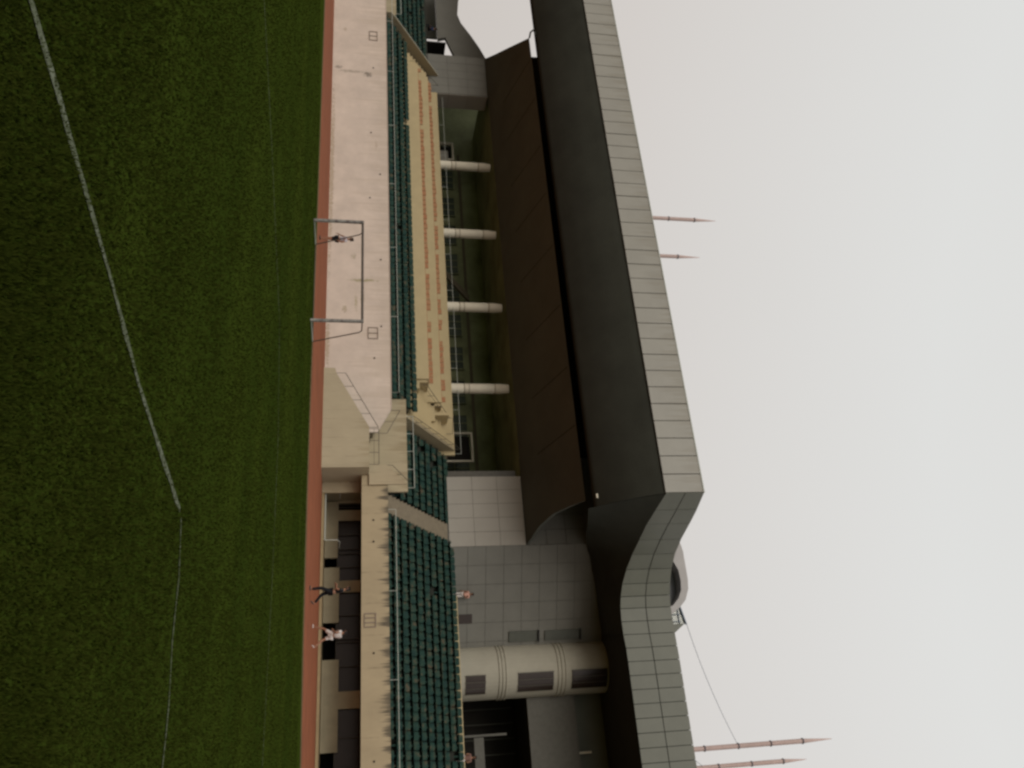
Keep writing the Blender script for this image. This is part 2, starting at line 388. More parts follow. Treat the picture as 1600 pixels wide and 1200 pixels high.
# middle boxes: three cream parapets stepping back
gp(MB().box(-61.7,-28.9,56.02,56.22,4.6,7.62), 'box_parapet', 'cream', 'lowest cream parapet of the middle boxes')
gp(MB().box(-62.4,-28.2,56.24,58.0,6.0,6.9), 'box_floor', 'cream')
gp(MB().box(-62.6,-27.9,58.02,58.22,6.0,8.75), 'box_parapet', 'cream', 'middle cream parapet of the middle boxes')
gp(MB().box(-63.6,-26.4,58.24,60.0,6.0,8.2), 'box_floor', 'cream')
gp(MB().box(-64.2,-24.3,60.02,60.24,6.0,9.85), 'box_parapet', 'cream', 'topmost cream parapet of the middle boxes')
# return walls and stairs at the box ends
gpe(MB().box(-28.88,-28.7,56.24,58.0,6.9,7.62).box(-27.88,-27.7,58.24,60.0,6.5,8.75).box(-61.88,-61.72,56.24,58,6.9,7.62).box(-62.8,-62.62,58.24,60.0,6.5,8.75), 'box_return_wall', 'cream')
bs = MB()
for i in range(14): bs.box(-28.68,-25.1, 54.6+i*.36, 60.0, 4.3, 5.0+i*.29)
bl_ = MB()
for i in range(14): bl_.box(-64.6,-62.82, 54.6+i*.36, 60.0, 4.3, 5.0+i*.29)
gp(bl_, 'box_stair', 'cream'); gp(bs, 'box_stair', 'cream')
# sloping flank walls
gp(MB().prism_yz([(53.62,3.0),(60.0,3.0),(60.0,9.80),(59.9,9.80),(53.62,5.62)], -24.85, -24.62), 'flank_wall', 'yellow', 'sloping yellowish wall along the right-hand box stair')
gp(MB().prism_yz([(53.0,3.0),(60.0,3.0),(60.0,10.0),(59.9,10.0),(53.0,5.1)], -65.15, -64.92), 'flank_wall', 'yellow', 'sloping yellowish wall along the left-hand box stair')
gp(MB().box(-27.1,-26.9,58.25,59.9,8.0,9.3), 'box_return_wall', 'cream')

# orange benches behind the two lower parapets: one row each, repeated seat backs with gaps
def orange(y, z, x0, x1):
    b = MB(); x = x0
    while x < x1:
        if random.random() > .08: b.box(x, x+.44, y, y+.06, z, z+.30+random.uniform(-.04,.04))
        x += .5
    b.box(x0, x1, y+.062, y+.09, z-.1, z+.05)
    return b
gp(orange(56.09, 7.622, -61.5, -28.95), 'orange_rail', 'orange', 'row of worn orange pads on the lower parapet')
gp(orange(58.09, 8.752, -62.4, -27.95), 'orange_rail', 'orange', 'row of worn orange pads on the upper parapet')

# pipe railings -----------------------------------------------------------
def rail(pts, h, m='pipe', r=.03, step=1.6, mid=True, name='railing', dz=0):
    """handrail above base points, posts every step"""
    b = MB(); P = [Vector(p) for p in pts]; T = [p + Vector((0,0,h)) for p in P]
    b.tube(T, r, 6)
    if mid: b.tube([p + Vector((0,0,h*.5)) for p in P], r*.6, 5)
    for i in range(len(P)-1):
        d = P[i+1]-P[i]; n = max(1, int(d.length/step))
        for k in range(n+1):
            q = P[i]+d*k/n; b.tube([q, q+Vector((0,0,h))], r*.8, 5)
    return gp(b, name, m)
rail([(XL,52.35,4.5),(-25.9,52.35,4.5)], .60, step=6, mid=False, r=.022)
rail([(-17.4,52.3,4.1),(XR,52.3,4.1)], .64, step=5, mid=False, r=.022)
rail([(-24.6,53.5,5.6),(-19.3,53.5,5.6)], .5, step=1.3, mid=False, r=.024)
rail([(XL,53.5,5.5),(-65.4,53.5,5.5)], .5, step=2.4, mid=False, r=.024)
rail([(-26.5,50.68,.82),(-22.5,50.68,2.98)], .62, 'pipedark', .022, 1.1, False)
rail([(-22.4,50.68,3.0),(-19.9,50.68,3.0)], .62, 'pipedark', .02, .8, True)
rail([(-22.7,52.1,3.6),(-24.4,52.1,4.5)], .62, 'pipedark', .02, .8, False)
rail([(-25.9,53.5,5.0),(-25.9,52.3,4.5)], .6, 'pipedark', .02, .6, False)
rail([(-20.3,51.86,4.2),(-18.97,51.86,5.4)], .35, 'pipedark', .02, .8, False)
rail([(-24.73,53.8,5.7),(-24.73,59.95,9.8)], .55, 'pipedark', .024, 1.2, True)
rail([(-28.5,56.2,6.9),(-27.0,59.0,8.9)], .55, 'pipedark', .022, 1.2, True)
rail([(-27.0,59.0,9.2),(-26.0,59.8,9.2)], .5, 'pipedark', .02, 1.2, False)
rail([(-65.03,53.4,5.35),(-65.03,59.95,10.0)], .06, 'pipe', .03, 3, False)
rail([(-62.5,56.2,6.9),(-63.2,59.6,9.4)], .55, 'pipedark', .022, 1.2, False)
rail([(-62.8,60.5,9.8),(-24.6,60.5,9.8)], .62, 'pipe', .02, 3.5, False)

# hatch frames, bolts and outlets on the front walls
def hatch(x, y, z, wd, h, fr='mast', parts=2):
    b = MB(); t = .05
    b.box(x, x+t, y-.05, y-.001, z, z+h).box(x+wd-t, x+wd, y-.05, y-.001, z, z+h).box(x+t, x+wd-t, y-.05, y-.001, z, z+t).box(x+t, x+wd-t, y-.05, y-.001, z+h-t, z+h)
    for k in range(1, parts): b.box(x+wd*k/parts-t/2, x+wd*k/parts+t/2, y-.045, y-.002, z+t, z+h-t)
    return gp(b, 'hatch_frame', 'hatchm')
M['hatchm'] = mat('hatch_paint', (.24,.19,.15), .6, .3, 4)
hatch(-61.0, 52, 3.05, 1.1, .72); hatch(-30.9, 52, 2.95, .95, .72)
hatch(-10.75, 51.98, 2.72, .85, .72, parts=3)
sp_ = MB()
for x, z in ((-56.6,3.4),(-49.3,3.2),(-45.0,3.9),(-42.6,3.1),(-36.8,3.9),(-31.0,3.9),(-28.4,3.4)): sp_.box(x-.05, x+.05, 51.96, 51.999, z-.05, z+.05)
for x in (-16.6,-15.2,-8.4,-2.5): sp_.box(x-.05, x+.05, 51.94, 51.979, 3.25, 3.35)
gpe(sp_, 'drain_outlet', 'dark')

# ground-floor recess ------------------------------------------------------
gp(MB().box(-19.9,-19.72,56.9,59.7,0,2.6),'side_wall','recess')
rw = MB().box(-19.6,-15.6,57.0,57.25,.17,1.05).box(-14.93,-11.27,57.0,57.25,.17,1.18).box(-8.92,-3.42,57.0,57.25,.17,1.22).box(-1.0,8.0,57.0,57.25,.17,1.22)
for a, b_ in ((-18.97,-18.23),(-14.02,-13.25),(-6.95,-5.91),(1.0,2.0),(9,10),(-19.68,-19.5)): rw.box(a, b_, 57.02, 57.23, 1.0, 2.58)
gp(rw, 'recess_wall', 'recess', 'half-height wall with piers at the back of the ground-floor recess')
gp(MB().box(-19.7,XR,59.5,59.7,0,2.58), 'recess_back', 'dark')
gp(MB().box(-19.7,XR,57.26,59.5,.0,.15), 'recess_floor', 'conc')
for a, b_ in ((-20.5,-18.97),(-18.23,-16.2),(-15.9,-14.02),(-13.25,-10.2),(-10.0,-6.95),(-5.91,-2.5),(-2.3,1.0),(2,5.5)):
    a = max(a, -19.45); n = 2; wf = MB()
    for k in range(n+1): x = a+(b_-a)*k/n; wf.box(x-.03, x+.03, 57.10, 57.16, 1.0, 2.55)
    wf.box(a, b_, 57.17, 57.2, 1.0, 1.06)
    gp(wf, 'window_frame', 'pipedark')
gp(MB().box(-19.45,XR,57.30,57.32,1.0,2.57), 'window', 'window')

# concourse hall behind the seats -------------------------------------------
gp(MB().box(-68,-17.2,60.26,72,8.9,9.1).box(-17.2,XR,61.0,72,8.9,9.1).box(-100,-68,61.0,66,8.9,9.1), 'concourse_floor', 'conc')
gp(MB().prism_xz([(-79.5,9.1),(-17.2,9.1),(-17.2,15.2),(-66,15.2),(-66,16.9),(-79.5,16.9)],71,71.3), 'hall_wall', 'hall', 'dim olive rear wall of the concourse hall')
hb = MB()
for k in range(13):
    x = -66+k*3.7; hb.box(x, x+2.5, 70.8, 70.98, 9.6, 12.6)
gpe(hb, 'hall_window', 'hallglass')
for k in range(13):
    hb = MB(); x = -66+k*3.7
    for q in (0, .82, 1.64, 2.46): hb.box(x+q, x+q+.06, 70.72, 70.79, 9.5, 12.7)
    hb.box(x-.05, x+2.55, 70.70, 70.78, 12.6, 12.75); hb.box(x-.05, x+2.55, 70.70, 70.78, 11.2, 11.28)
    gp(hb, 'window_frame', 'hall')
gp(MB().box(-64.8,-25.6,70.95,71,13.2,13.5), 'wall_band', 'conc')
# pale door surrounds
def doorframe(x0, x1, y, zt, t=.16):
    b = MB().box(x0,x0+t,y,y+.25,9.1,zt).box(x1-t,x1,y,y+.25,9.1,zt).box(x0+t,x1-t,y,y+.25,zt-t,zt)
    return gp(b, 'door_frame', 'column', 'pale surround of a concourse doorway')
doorframe(-29.3,-26.5,67,12.45); doorframe(-62.9,-60.5,67,12.3, .2)
gpe(MB().box(-29.0,-26.8,67.3,67.4,9.1,12.2).box(-62.5,-60.9,67.3,67.4,9.1,12.0), 'door', 'dark')
gp(MB().box(-60.8,-59.2,66.0,66.3,9.1,11.5), 'kiosk', 'block')
# a sloping stair at the back of the hall
gp(MB().prism_xz([(-50.5,9.1),(-49.6,9.1),(-44.3,13.3),(-45.0,13.3)], 69.0, 69.4), 'hall_stair', 'conc')
# round columns with joints
for x in (-54.2,-46.25,-38.4,-30.5):
    c = gp(MB().lathe([(.42,8.9),(.42,10.9),(.405,10.93),(.405,11.0),(.42,11.03),(.42,13.4),(.40,13.42),(.40,13.48),(.42,13.5),(.42,14.0),(.36,14.7)], x, 60.8, 24), 'column', 'column', smooth=True)
    for zj in (10.95, 11.35, 13.5): gp(MB().lathe([(.40,zj),(.432,zj),(.432,zj+.045),(.40,zj+.045)], x, 60.8, 24), 'joint_ring', 'conc')

# side blocks of tiled panels ---------------------------------------------------
def tiles(plane, a0, a1, z0, z1, na, nz, at, mname='block', gap=.022, depth=.05, pname='tile_cladding'):
    b = MB()
    for i in range(na):
        for k in range(nz):
            A0 = a0+(a1-a0)*i/na+gap/2; A1 = a0+(a1-a0)*(i+1)/na-gap/2; Z0 = z0+(z1-z0)*k/nz+gap/2; Z1 = z0+(z1-z0)*(k+1)/nz-gap/2
            j = random.uniform(0,.006)
            if plane == 'y': b.box(A0,A1,at-depth-j,at-.001,Z0,Z1)
            else: b.box(at+.001,at+depth+j,A0,A1,Z0,Z1)
    return gp(b, pname, mname)
gp(MB().box(-22.5,-17.05,60.06,66,8.9,14.92), 'side_block', 'softjoint', 'pale tiled block right of the hall')
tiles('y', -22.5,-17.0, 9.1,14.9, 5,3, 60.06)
tiles('x', 60.06,63.0, 9.1,14.9, 3,3, -17.05, 'wallg')  # side face in the dimmer tile tone, its shade put into the colour
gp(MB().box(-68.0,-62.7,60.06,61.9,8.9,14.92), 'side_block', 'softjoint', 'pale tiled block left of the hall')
tiles('y', -68.0,-62.7, 9.1,14.9, 5,3, 60.06, 'wallg')  # front tiled darker than the side face: shading carried by the material
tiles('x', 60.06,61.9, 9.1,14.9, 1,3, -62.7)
gp(MB().box(-23.1,-22.55,60.4,60.6,9.1,14.6), 'block_edge', 'pipedark')
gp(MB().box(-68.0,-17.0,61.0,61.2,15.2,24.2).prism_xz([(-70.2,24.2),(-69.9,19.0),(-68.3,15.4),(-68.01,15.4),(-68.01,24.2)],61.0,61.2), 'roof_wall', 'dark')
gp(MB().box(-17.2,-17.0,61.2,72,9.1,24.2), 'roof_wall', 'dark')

# oblique grey tiled wall running to the round tower
A = Vector((-17.0,60.02)); B = Vector((-9.4,63.95)); d = (B-A).normalized(); n = Vector((d.y,-d.x))
gp(MB().obox(A, B, .3, 9.0, 21.4).box(-24,-17.0,60.05,60.3,14.96,21.4), 'oblique_wall', 'softjoint', 'grey tiled wall leading to the round tower')
tb = MB(); L = (B-A).length
for i in range(6):
    for k in range(9):
        p = A + d*(L*i/6+.015) + n*.04; q = A + d*(L*(i+1)/6-.015) + n*.04
        tb.obox(p, q, .038, 9.1+k*1.37+.012, 9.1+(k+1)*1.37-.012)
for i in range(6):
    for k in range(4):
        x = -24+i*7/6; tb.box(x+.015, x+7/6-.015, 60.0, 60.045, 14.98+k*1.55, 14.98+(k+1)*1.55-.03)
gp(tb, 'tile_cladding', 'wallg')
def onwall(s, z0, z1, w_, name, mname, out_=.08):
    p = A+d*s+n*out_; q = A+d*(s+w_)+n*out_
    return gp(MB().obox(p, q, out_-.045, z0, z1), name, mname)
onwall(5.03, 9.1, 10.85, .68, 'door', 'window', .09)
onwall(6.45, 13.65, 15.85, .78, 'window', 'dullwin', .14); onwall(6.50, 16.4, 19.1, .72, 'window', 'dullwin', .14)
onwall(6.42, 15.86, 15.95, .84, 'window_sill', 'joint', .3); onwall(6.45, 19.11, 19.2, .80, 'window_sill', 'joint', .3)

# round tower
prof = [(1.9,9.0),(1.9,12.5)]
for z in (12.6,12.85,13.1): prof += [(1.9,z),(1.97,z+.02),(1.97,z+.10),(1.9,z+.12)]
prof += [(1.9,16.9)]
for z in (17.0,17.28,17.56): prof += [(1.9,z),(1.97,z+.02),(1.97,z+.10),(1.9,z+.12)]
prof += [(1.9,21.3)]
gp(MB().lathe(prof, -8.55, 64.2, 40), 'round_tower', 'tower', 'cream round stair tower with ring mouldings', smooth=False)
for z0, z1 in ((10.15,11.6),(14.0,16.65),(18.05,20.75)):
    wdw = gp(MB().lathe([(1.9,z0),(1.945,z0),(1.945,z1),(1.9,z1)], -8.55, 64.2, 8, R(-78), R(-36)), 'window', 'window')
    fr = MB()
    for a in (-78,-64,-50,-36): fr.lathe([(1.93,z0-.03),(1.965,z0-.03),(1.965,z1+.03),(1.93,z1+.03)], -8.55, 64.2, 1, R(a-.9), R(a+.9))
    gp(fr, 'window_frame', 'pipedark')

# right-hand building part behind the last block
gp(MB().box(-8.4,XR,64.4,64.7,14.9,18.5), 'rear_wall', 'softjoint', 'grey-green upper wall right of the round tower')
gp(MB().box(-8.4,XR,65.6,65.9,18.5,22), 'rear_wall', 'panelB')
gp(MB().box(-6.75,XR,64.72,65.6,18.3,18.48), 'ledge', 'wallg')
gp(MB().box(-17,XR,70.0,70.3,9.1,15.0).box(-10,XR,64.75,70,14.92,15.05), 'rear_wall', 'dark')
rb = MB().box(-4.35,-4.2,64.3,64.5,9.1,13.2).box(-4.15,XR,64.35,64.5,10.8,11.5)
gpe(rb, 'beam', 'softjoint')
gp(MB().box(-2.75,-2.6,65.0,65.3,18.5,19.6), 'post', 'column')
gp(MB().box(-13.5,XR,60.45,60.6,9.1,9.56), 'low_parapet', 'cream')
dm = MB()
for k in range(10): dm.box(-6.5+k*1.1, -6.42+k*1.1, 68.9, 69.0, 9.1, 14.6)
gpe(dm, 'mullion', 'soffit')

# left end wall with its curved top and the dark opening below ---------------------
gp(MB().prism_xz([(-68.05,9.1),(-68.05,15.6),(-70.22,15.51),(-71.8,14.9),(-73.58,14.05),(-75.32,13.10),(-76.57,12.78),(-79,13.0),(-84,14.2),(-84,10.5),(-72.6,10.5),(-72.9,11.3),(-70.1,12.2),(-69.9,9.1)], 62.0, 62.4), 'end_wall', 'wallg', 'grey end wall with a swooping curved top')
gp(MB().box(-90,-77.3,66,66.2,8.5,11.0), 'end_screen', 'wallg')
gp(MB().box(-72.7,-69.0,64.4,64.6,9.0,13.0).box(-72.7,-72.5,62.5,64.4,9.0,11.4), 'end_recess', 'dark')

# ------------------------------------------------------------------ roof
ZB, ZT, YF = 21.95, 24.56, 48.65
fp = MB(); x = -17.0; MOD = 1.285
while x > XL-2:
    j = random.uniform(-.012,.012); fp.box(x-MOD+.03, x-.03, YF+j, YF+.06+j, ZB, ZT); x -= MOD
gp(fp, 'roof_fascia', 'panelA', 'pale panelled fascia of the long roof')
gp(MB().box(XL-2,-16.95,YF+.075,YF+.2,ZB+.02,ZT-.01), 'fascia_backing', 'softjoint')
gp(MB().box(XL-2,-16.98,YF-.03,YF+.25,ZT+.003,ZT+.07), 'roof_coping', 'pipe')
# underside: steep front soffit, then the dark hollow
cp = [(YF+.12,ZB+.01),(49.0,21.3),(49.6,20.1),(50.3,19.1),(51.0,18.35),(51.5,17.95),(52.0,18.0)]
def smooth_curve(c, n=5):
    o = []
    for i in range(len(c)-1):
        p0 = c[max(i-1,0)]; p1 = c[i]; p2 = c[i+1]; p3 = c[min(i+2,len(c)-1)]
        for k in range(n):
            t = k/n; o.append(tuple(.5*((2*p1[j])+(p2[j]-p0[j])*t+(2*p0[j]-5*p1[j]+4*p2[j]-p3[j])*t*t+(3*p1[j]-p0[j]-3*p2[j]+p3[j])*t**3) for j in range(len(p1))))
    return o+[c[-1]]
PS = smooth_curve(cp)+[(52.3,18.6),(52.4,24.2),(YF+.2,24.2)]
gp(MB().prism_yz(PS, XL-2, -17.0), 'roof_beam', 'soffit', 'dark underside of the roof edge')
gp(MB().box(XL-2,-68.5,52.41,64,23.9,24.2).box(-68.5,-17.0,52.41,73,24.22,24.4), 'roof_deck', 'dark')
# sloping brown ceiling slab, right and left ends free
st = [(60.02,-67.95,-17.02),(57.9,-66.3,-17.8),(55.8,-64.75,-18.04),(53.6,-63.1,-17.84),(51.6,-61.6,-17.55)]
sbm = MB(); vv = []
for y, xa, xb in st:
    z = 14.94+(60.02-y)*.2874; t = .2 if y > 52 else .001
    vv += [(xa,y,z),(xb,y,z),(xb,y,z+t),(xa,y,z+t)]
fs = [(0,1,2,3),(16,19,18,17)]
for i in range(4):
    p = i*4; q = p+4; fs += [(p,q,q+1,p+1),(p+3,p+2,q+2,q+3),(p,p+3,q+3,q),(p+1,q+1,q+2,p+2)]
sbm.add(vv, fs); gp(sbm, 'ceiling_slab', 'slab', 'brown sloping ceiling slab over the boxes')
# corner piece closing the slab against the oblique wall
# ribs on the slab
rbm = MB()
for k in range(8):
    x = -59.5+k*5.2; x += random.uniform(-.4,.4)
    rbm.add([(x,57.2,15.735),(x+.05,57.2,15.735),(x+.05,51.8,17.285),(x,51.8,17.285),(x,57.2,15.8),(x+.05,57.2,15.8),(x+.05,51.8,17.35),(x,51.8,17.35)], [(0,3,2,1),(4,5,6,7),(0,1,5,4),(1,2,6,5),(2,3,7,6),(3,0,4,7)])
gpe(rbm, 'ceiling_rib', 'soffit')
gp(MB().box(-67.4,-17.2,60.3,71,15.16,15.3), 'hall_ceiling', 'hall')
# little hooked tip and prongs at the slab's left end
tp = MB().tube([(-61.7,51.7,17.42),(-62.1,51.4,17.5),(-62.3,51.3,17.72),(-62.0,51.25,17.9),(-61.6,51.3,17.85)], .08, 6)
gp(tp, 'slab_tip', 'soffit'); tp = MB()
for k in range(4): tp.tube([(-70.1,60.95,20.2+k*.42),(-71.0+.1*k,60.95,20.25+k*.42)], .11, 5, .03)
gpe(tp, 'prong', 'soffit')

# wavy eaves band of the right wing
curve = [(-16.96,48.66,21.95),(-16.35,50.2,21.66),(-15.87,51.75,21.50),(-15.33,53.65,21.50),(-14.72,55.15,21.38),(-13.95,56.25,21.18),(-13.1,56.95,20.98),(-12.3,57.38,20.88),(-11.5,57.56,20.80),(-10.6,57.60,20.77),(-9.7,57.57,20.77)]
x = -9.7
while x < XR: x += .92; curve.append((x, 57.47 if x > -8.5 else 57.52, 20.82))
cb = MB(); bk = MB(); cop = MB()
for i in range(len(curve)-1):
    (x0,y0,z0),(x1,y1,z1) = curve[i], curve[i+1]
    a = Vector((x0,y0)); b = Vector((x1,y1)); dd = (b-a).normalized(); nn = Vector((-dd.y, dd.x)); g = .022
    zm0 = (z0+24.6)/2; zm1 = (z1+24.6)/2
    for (p0,p1,q0,q1) in ((z0,z1,zm0-.03,zm1-.03),(zm0+.03,zm1+.03,24.58,24.58)):
        j = nn*random.uniform(-.008,.008); aa = a+dd*g+j; bb = b-dd*g+j; a2 = aa+nn*.05; b2 = bb+nn*.05
        cb.add([(aa.x,aa.y,p0),(bb.x,bb.y,p1),(b2.x,b2.y,p1),(a2.x,a2.y,p0),(aa.x,aa.y,q0),(bb.x,bb.y,q1),(b2.x,b2.y,q1),(a2.x,a2.y,q0)], [(0,3,2,1),(4,5,6,7),(0,1,5,4),(1,2,6,5),(2,3,7,6),(3,0,4,7)])
    a2 = a+nn*.06; b2 = b+nn*.06; a3 = a+nn*.2; b3 = b+nn*.2
    bk.add([(a2.x,a2.y,z0+.25),(b2.x,b2.y,z1+.25),(b3.x,b3.y,z1+.25),(a3.x,a3.y,z0+.25),(a2.x,a2.y,24.5),(b2.x,b2.y,24.5),(b3.x,b3.y,24.5),(a3.x,a3.y,24.5)], [(0,3,2,1),(4,5,6,7),(0,1,5,4),(1,2,6,5),(2,3,7,6),(3,0,4,7)])
gp(cb, 'eaves_band', 'panelB', 'grey-green eaves band in two rows of panels that sweeps back in a curve')
gp(bk, 'eaves_backing', 'joint')
# soffit lofted from the band to the wall heads
inner = [(-17.0,51.6,17.5),(-17.0,53.6,18.0),(-17.0,56,18.6),(-16.9,58,19.0),(-16.5,60.2,19.7),(-15.2,60.95,20.05),(-14.0,61.55,20.35),(-13.1,62.0,20.5),(-12.2,62.5,20.65),(-11.4,62.9,20.8),(-10.8,63.2,20.9)]
sf = MB(); oc = smooth_curve([(p[0], p[1]+.03, p[2]-.004) for p in curve[:11]], 4); ic = smooth_curve(inner, 4); K = 8; grid = []
for o_, i_ in zip(oc, ic):
    O = Vector(o_); I = Vector(i_)
    for k in range(K+1):
        t = k/K; p = O.lerp(I, t); p.z -= .35*sin(pi*t)*(1-.5*t); grid.append(tuple(p))
sf.add(grid, [(a*(K+1)+k, a*(K+1)+k+1, (a+1)*(K+1)+k+1, (a+1)*(K+1)+k) for a in range(len(oc)-1) for k in range(K)])
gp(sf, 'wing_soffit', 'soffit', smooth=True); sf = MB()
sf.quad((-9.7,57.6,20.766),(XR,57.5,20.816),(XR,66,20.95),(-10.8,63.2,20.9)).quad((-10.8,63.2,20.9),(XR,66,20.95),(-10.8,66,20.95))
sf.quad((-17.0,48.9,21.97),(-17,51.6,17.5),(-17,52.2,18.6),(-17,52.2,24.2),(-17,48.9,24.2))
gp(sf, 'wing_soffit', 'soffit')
dk = MB(); pts = [(p[0], p[1]+.1) for p in curve] + [(XR,74),(-17,74)]
dk.add([(p[0],p[1],24.42) for p in pts], [tuple(range(len(pts)))])
gp(dk, 'roof_deck', 'dark')
lamp = MB().box(-20.1,-19.85,51.2,51.3,18.3,18.5).box(-17.9,-17.6,51.2,51.32,18.05,18.35)
gpe(lamp, 'ceiling_fitting', 'column')

# arched dormer and glazed gable standing on the roof behind the eaves
D = empty('roof_dormer', (-15, 66, 24.42), 'arched grey roof dormer rising behind the curved eaves', 'dormer')
outer = [(-18.6,24.45),(-18.6,29.7),(-17.8,29.85),(-16.6,29.85),(-15.4,29.85),(-14.6,29.75),(-13.7,29.35),(-13.1,28.75),(-12.6,28.0),(-12.2,27.2),(-12.0,24.45)]
inn = [(-12.7,24.45),(-12.9,27.3),(-13.3,28.2),(-13.85,28.75),(-14.5,29.1),(-15.3,29.2),(-16.2,29.15),(-16.9,28.85),(-17.4,28.3),(-17.7,27.5),(-17.7,24.45)]
D_ = MB().prism_xz(outer+inn, 66.0, 68.5); o = D_.build('arch_rim', mat('dormer_rim', (.46,.435,.42), .6, .12, 1), D)
MB().prism_xz([(-17.72,24.45),(-12.68,24.45),(-12.9,27.3),(-13.3,28.2),(-13.85,28.75),(-14.5,29.1),(-15.3,29.2),(-16.2,29.15),(-16.9,28.85),(-17.4,28.3)], 67.2, 67.4).build('arch_dark_fill', mat('dormer_dark', (.24,.25,.27), .5, .2, 1), D)  # dark sheet inside the arch, shade of the hollow painted as its colour
Gb = empty('glazed_gable', (-12, 67.5, 24.42), 'small gridded glass gable beside the arched dormer', 'roof gable')
MB().prism_xz([(-14.2,24.45),(-12.3,24.45),(-12.3,30.15),(-14.2,29.75)], 68.9, 69.0).build('glass_pane', M['glass'], Gb)
gb = MB()
for z in (26.8,27.6,28.3,29.0,29.6): gb.box(-14.2,-12.3,68.8,68.89,z,z+.06)
for x in (-13.7,-13.1,-12.5): gb.box(x,x+.06,68.78,68.795,24.45,29.8)
gb.tube([(-14.3,68.8,29.75),(-12.2,68.8,30.2)], .09, 6)
gb.build('mullion', M['cable'], Gb)
MB().prism_xz([(-12.28,24.45),(-10.4,24.45),(-10.4,27.6),(-11.2,28.6),(-12.28,30.1)], 68.9, 69.2).build('side_panel', M['panelB'], Gb)

# ------------------------------------------------------------------ masts and cables
def mast(x, y, zt, rings, r, label):
    root = empty('mast', (x, y, 0), label, 'mast', 'spired masts behind the roof')
    MB().lathe([(r,0),(r,rings[-1])], x, y, 12).build('shaft', M['mast'], root, True)
    MB().lathe([(r*.95,rings[-1]+.08),(r*.12,zt),(0,zt)], x, y, 12).build('spire', M['mast'], root, True)
    for z in rings: MB().lathe([(r,z-.05),(r*1.25,z-.05),(r*1.25,z+.07),(r*.9,z+.10)], x, y, 12).build('ring', M['mastring'], root, True)
mast(-64.8, 80, 48.05, [36.5,41.6,45.1], .24, 'pinkish mast with a spire, tallest one above the left half of the roof')
mast(-58.9, 80, 44.73, [34.0,38.0,41.8], .23, 'shorter pinkish spired mast right of the tallest left-hand mast')
mast(-2.85, 80, 47.71, [31.0,34.6,38.0,41.3,44.6], .22, 'tall pinkish mast with four dark rings above the right end of the roof')
mast(-1.25, 80, 44.62, [32.0,35.7,39.0,42.2], .20, 'slightly shorter ringed mast at the far right end of the roof')
def cable(a, b, label):
    a = Vector(a); b = Vector(b); pts = []
    for k in range(13):
        t = k/12; p = a.lerp(b, t); p.z -= .5*4*t*(1-t)*.6; pts.append(p)
    tag(MB().tube(pts, .022, 5).build('stay_cable', M['cable']), label, 'cable', 'stay cables of the right-hand masts')
cable((-12.2,68.8,30.25), (-2.95,80,38.0), 'thin dark cable from the glass gable up to the tall right mast')
cable((-7.0,70,24.5), (-1.35,80,34.2), 'thin dark cable from the roof up to the far right mast')

# ------------------------------------------------------------------ seats
def seat_mesh():
    b = MB()
    # pan, curved back, side lips, bracket
    b.add([(-.22,-.40,.40),(.22,-.40,.40),(.22,-.36,.435),(-.22,-.36,.435)], [(0,1,2,3)])
    b.box(-.25,.25,-.38,0,.385,.43)
    prof = [(-.01,.34),(.02,.46),(.05,.62),(.075,.73),(.09,.755),(.12,.74),(.10,.62),(.07,.50),(.05,.40)]
    n = len(prof); xs = [-.25,-.15,0,.15,.25]; off = [-.05,-.01,0,-.01,-.05]; hz = [-.035,0,0.005,0,-.035]
    base = []
    for X, o_, h in zip(xs, off, hz):
        base += [(X, y+o_, z + (h if z > .6 else 0)) for y, z in prof]
    fs = [tuple(range(n))[::-1], tuple(range(4*n,5*n))]
    for s in range(4):
        for k in range(n): fs.append((s*n+k, s*n+(k+1) % n, (s+1)*n+(k+1) % n, (s+1)*n+k))
    b.add(base, fs)
    b.box(-.262,-.235,-.36,-.02,.40,.47).box(.235,.262,-.36,-.02,.40,.47)
    b.box(-.05,.05,-.25,.02,.0,.385)
    me = bpy.data.meshes.new('stadium_seat'); me.from_pydata(b.v, [], b.f); me.update(); me.materials.append(M['seat'])
    return me
SM = seat_mesh()
ords = ['first','second','third','fourth','fifth','sixth','seventh','eighth','ninth','tenth']
cands = []
def nth(n): return '%d%s' % (n, 'th' if 10 <= n % 100 <= 20 else {1:'st',2:'nd',3:'rd'}.get(n % 10, 'th'))
def block(xs, y0, z0, rise, rows, block_name, ref, fromright=False, skip=0):
    for k in range(rows):
        for i, x in enumerate(xs):
            if random.random() < skip: continue
            cands.append((x+random.uniform(-.015,.015), y0+.8*k+.05, z0+rise*k, 'green seat, %s row of %s, %s from %s' % (ords[k], block_name, nth(i+1), ref)))
block([-17.1+.55*i for i in range(50)], 52.75, 3.70, .555, 10, 'the right-hand block', 'the aisle', skip=.012)
block([-19.05-.55*i for i in range(10)], 54.35, 4.76, .53, 8, 'the small block by the flank wall', 'the aisle', skip=.02)
block([-26.2-.55*i for i in range(70)], 53.2, 4.25, .55, 4, 'the long middle block', 'its right end', skip=.01)
block([-66.8-.55*i for i in range(30)], 54.35, 4.5, .53, 8, 'the far left block', 'its aisle', skip=.02)
def inview(c):
    v = Vector(c[:3]) + Vector((0,0,.5)) - CAM; z = v.dot(fw); return abs(v.dot(rt)/z*FPX) < 606
vis = sorted([c for c in cands if inview(c)], key=lambda c: (Vector(c[:3])-CAM).length)
keep = vis[:300]; ks = set(id(c) for c in keep); rest = [c for c in cands if id(c) not in ks]
for c in keep:
    o = bpy.data.objects.new('stadium_seat', SM); o.location = c[:3]; o.rotation_euler = (random.uniform(-.06,.04), 0, random.uniform(-.05,.05)); col.objects.link(o)
    tag(o, c[3], 'seat', 'green plastic seats on the terraces')
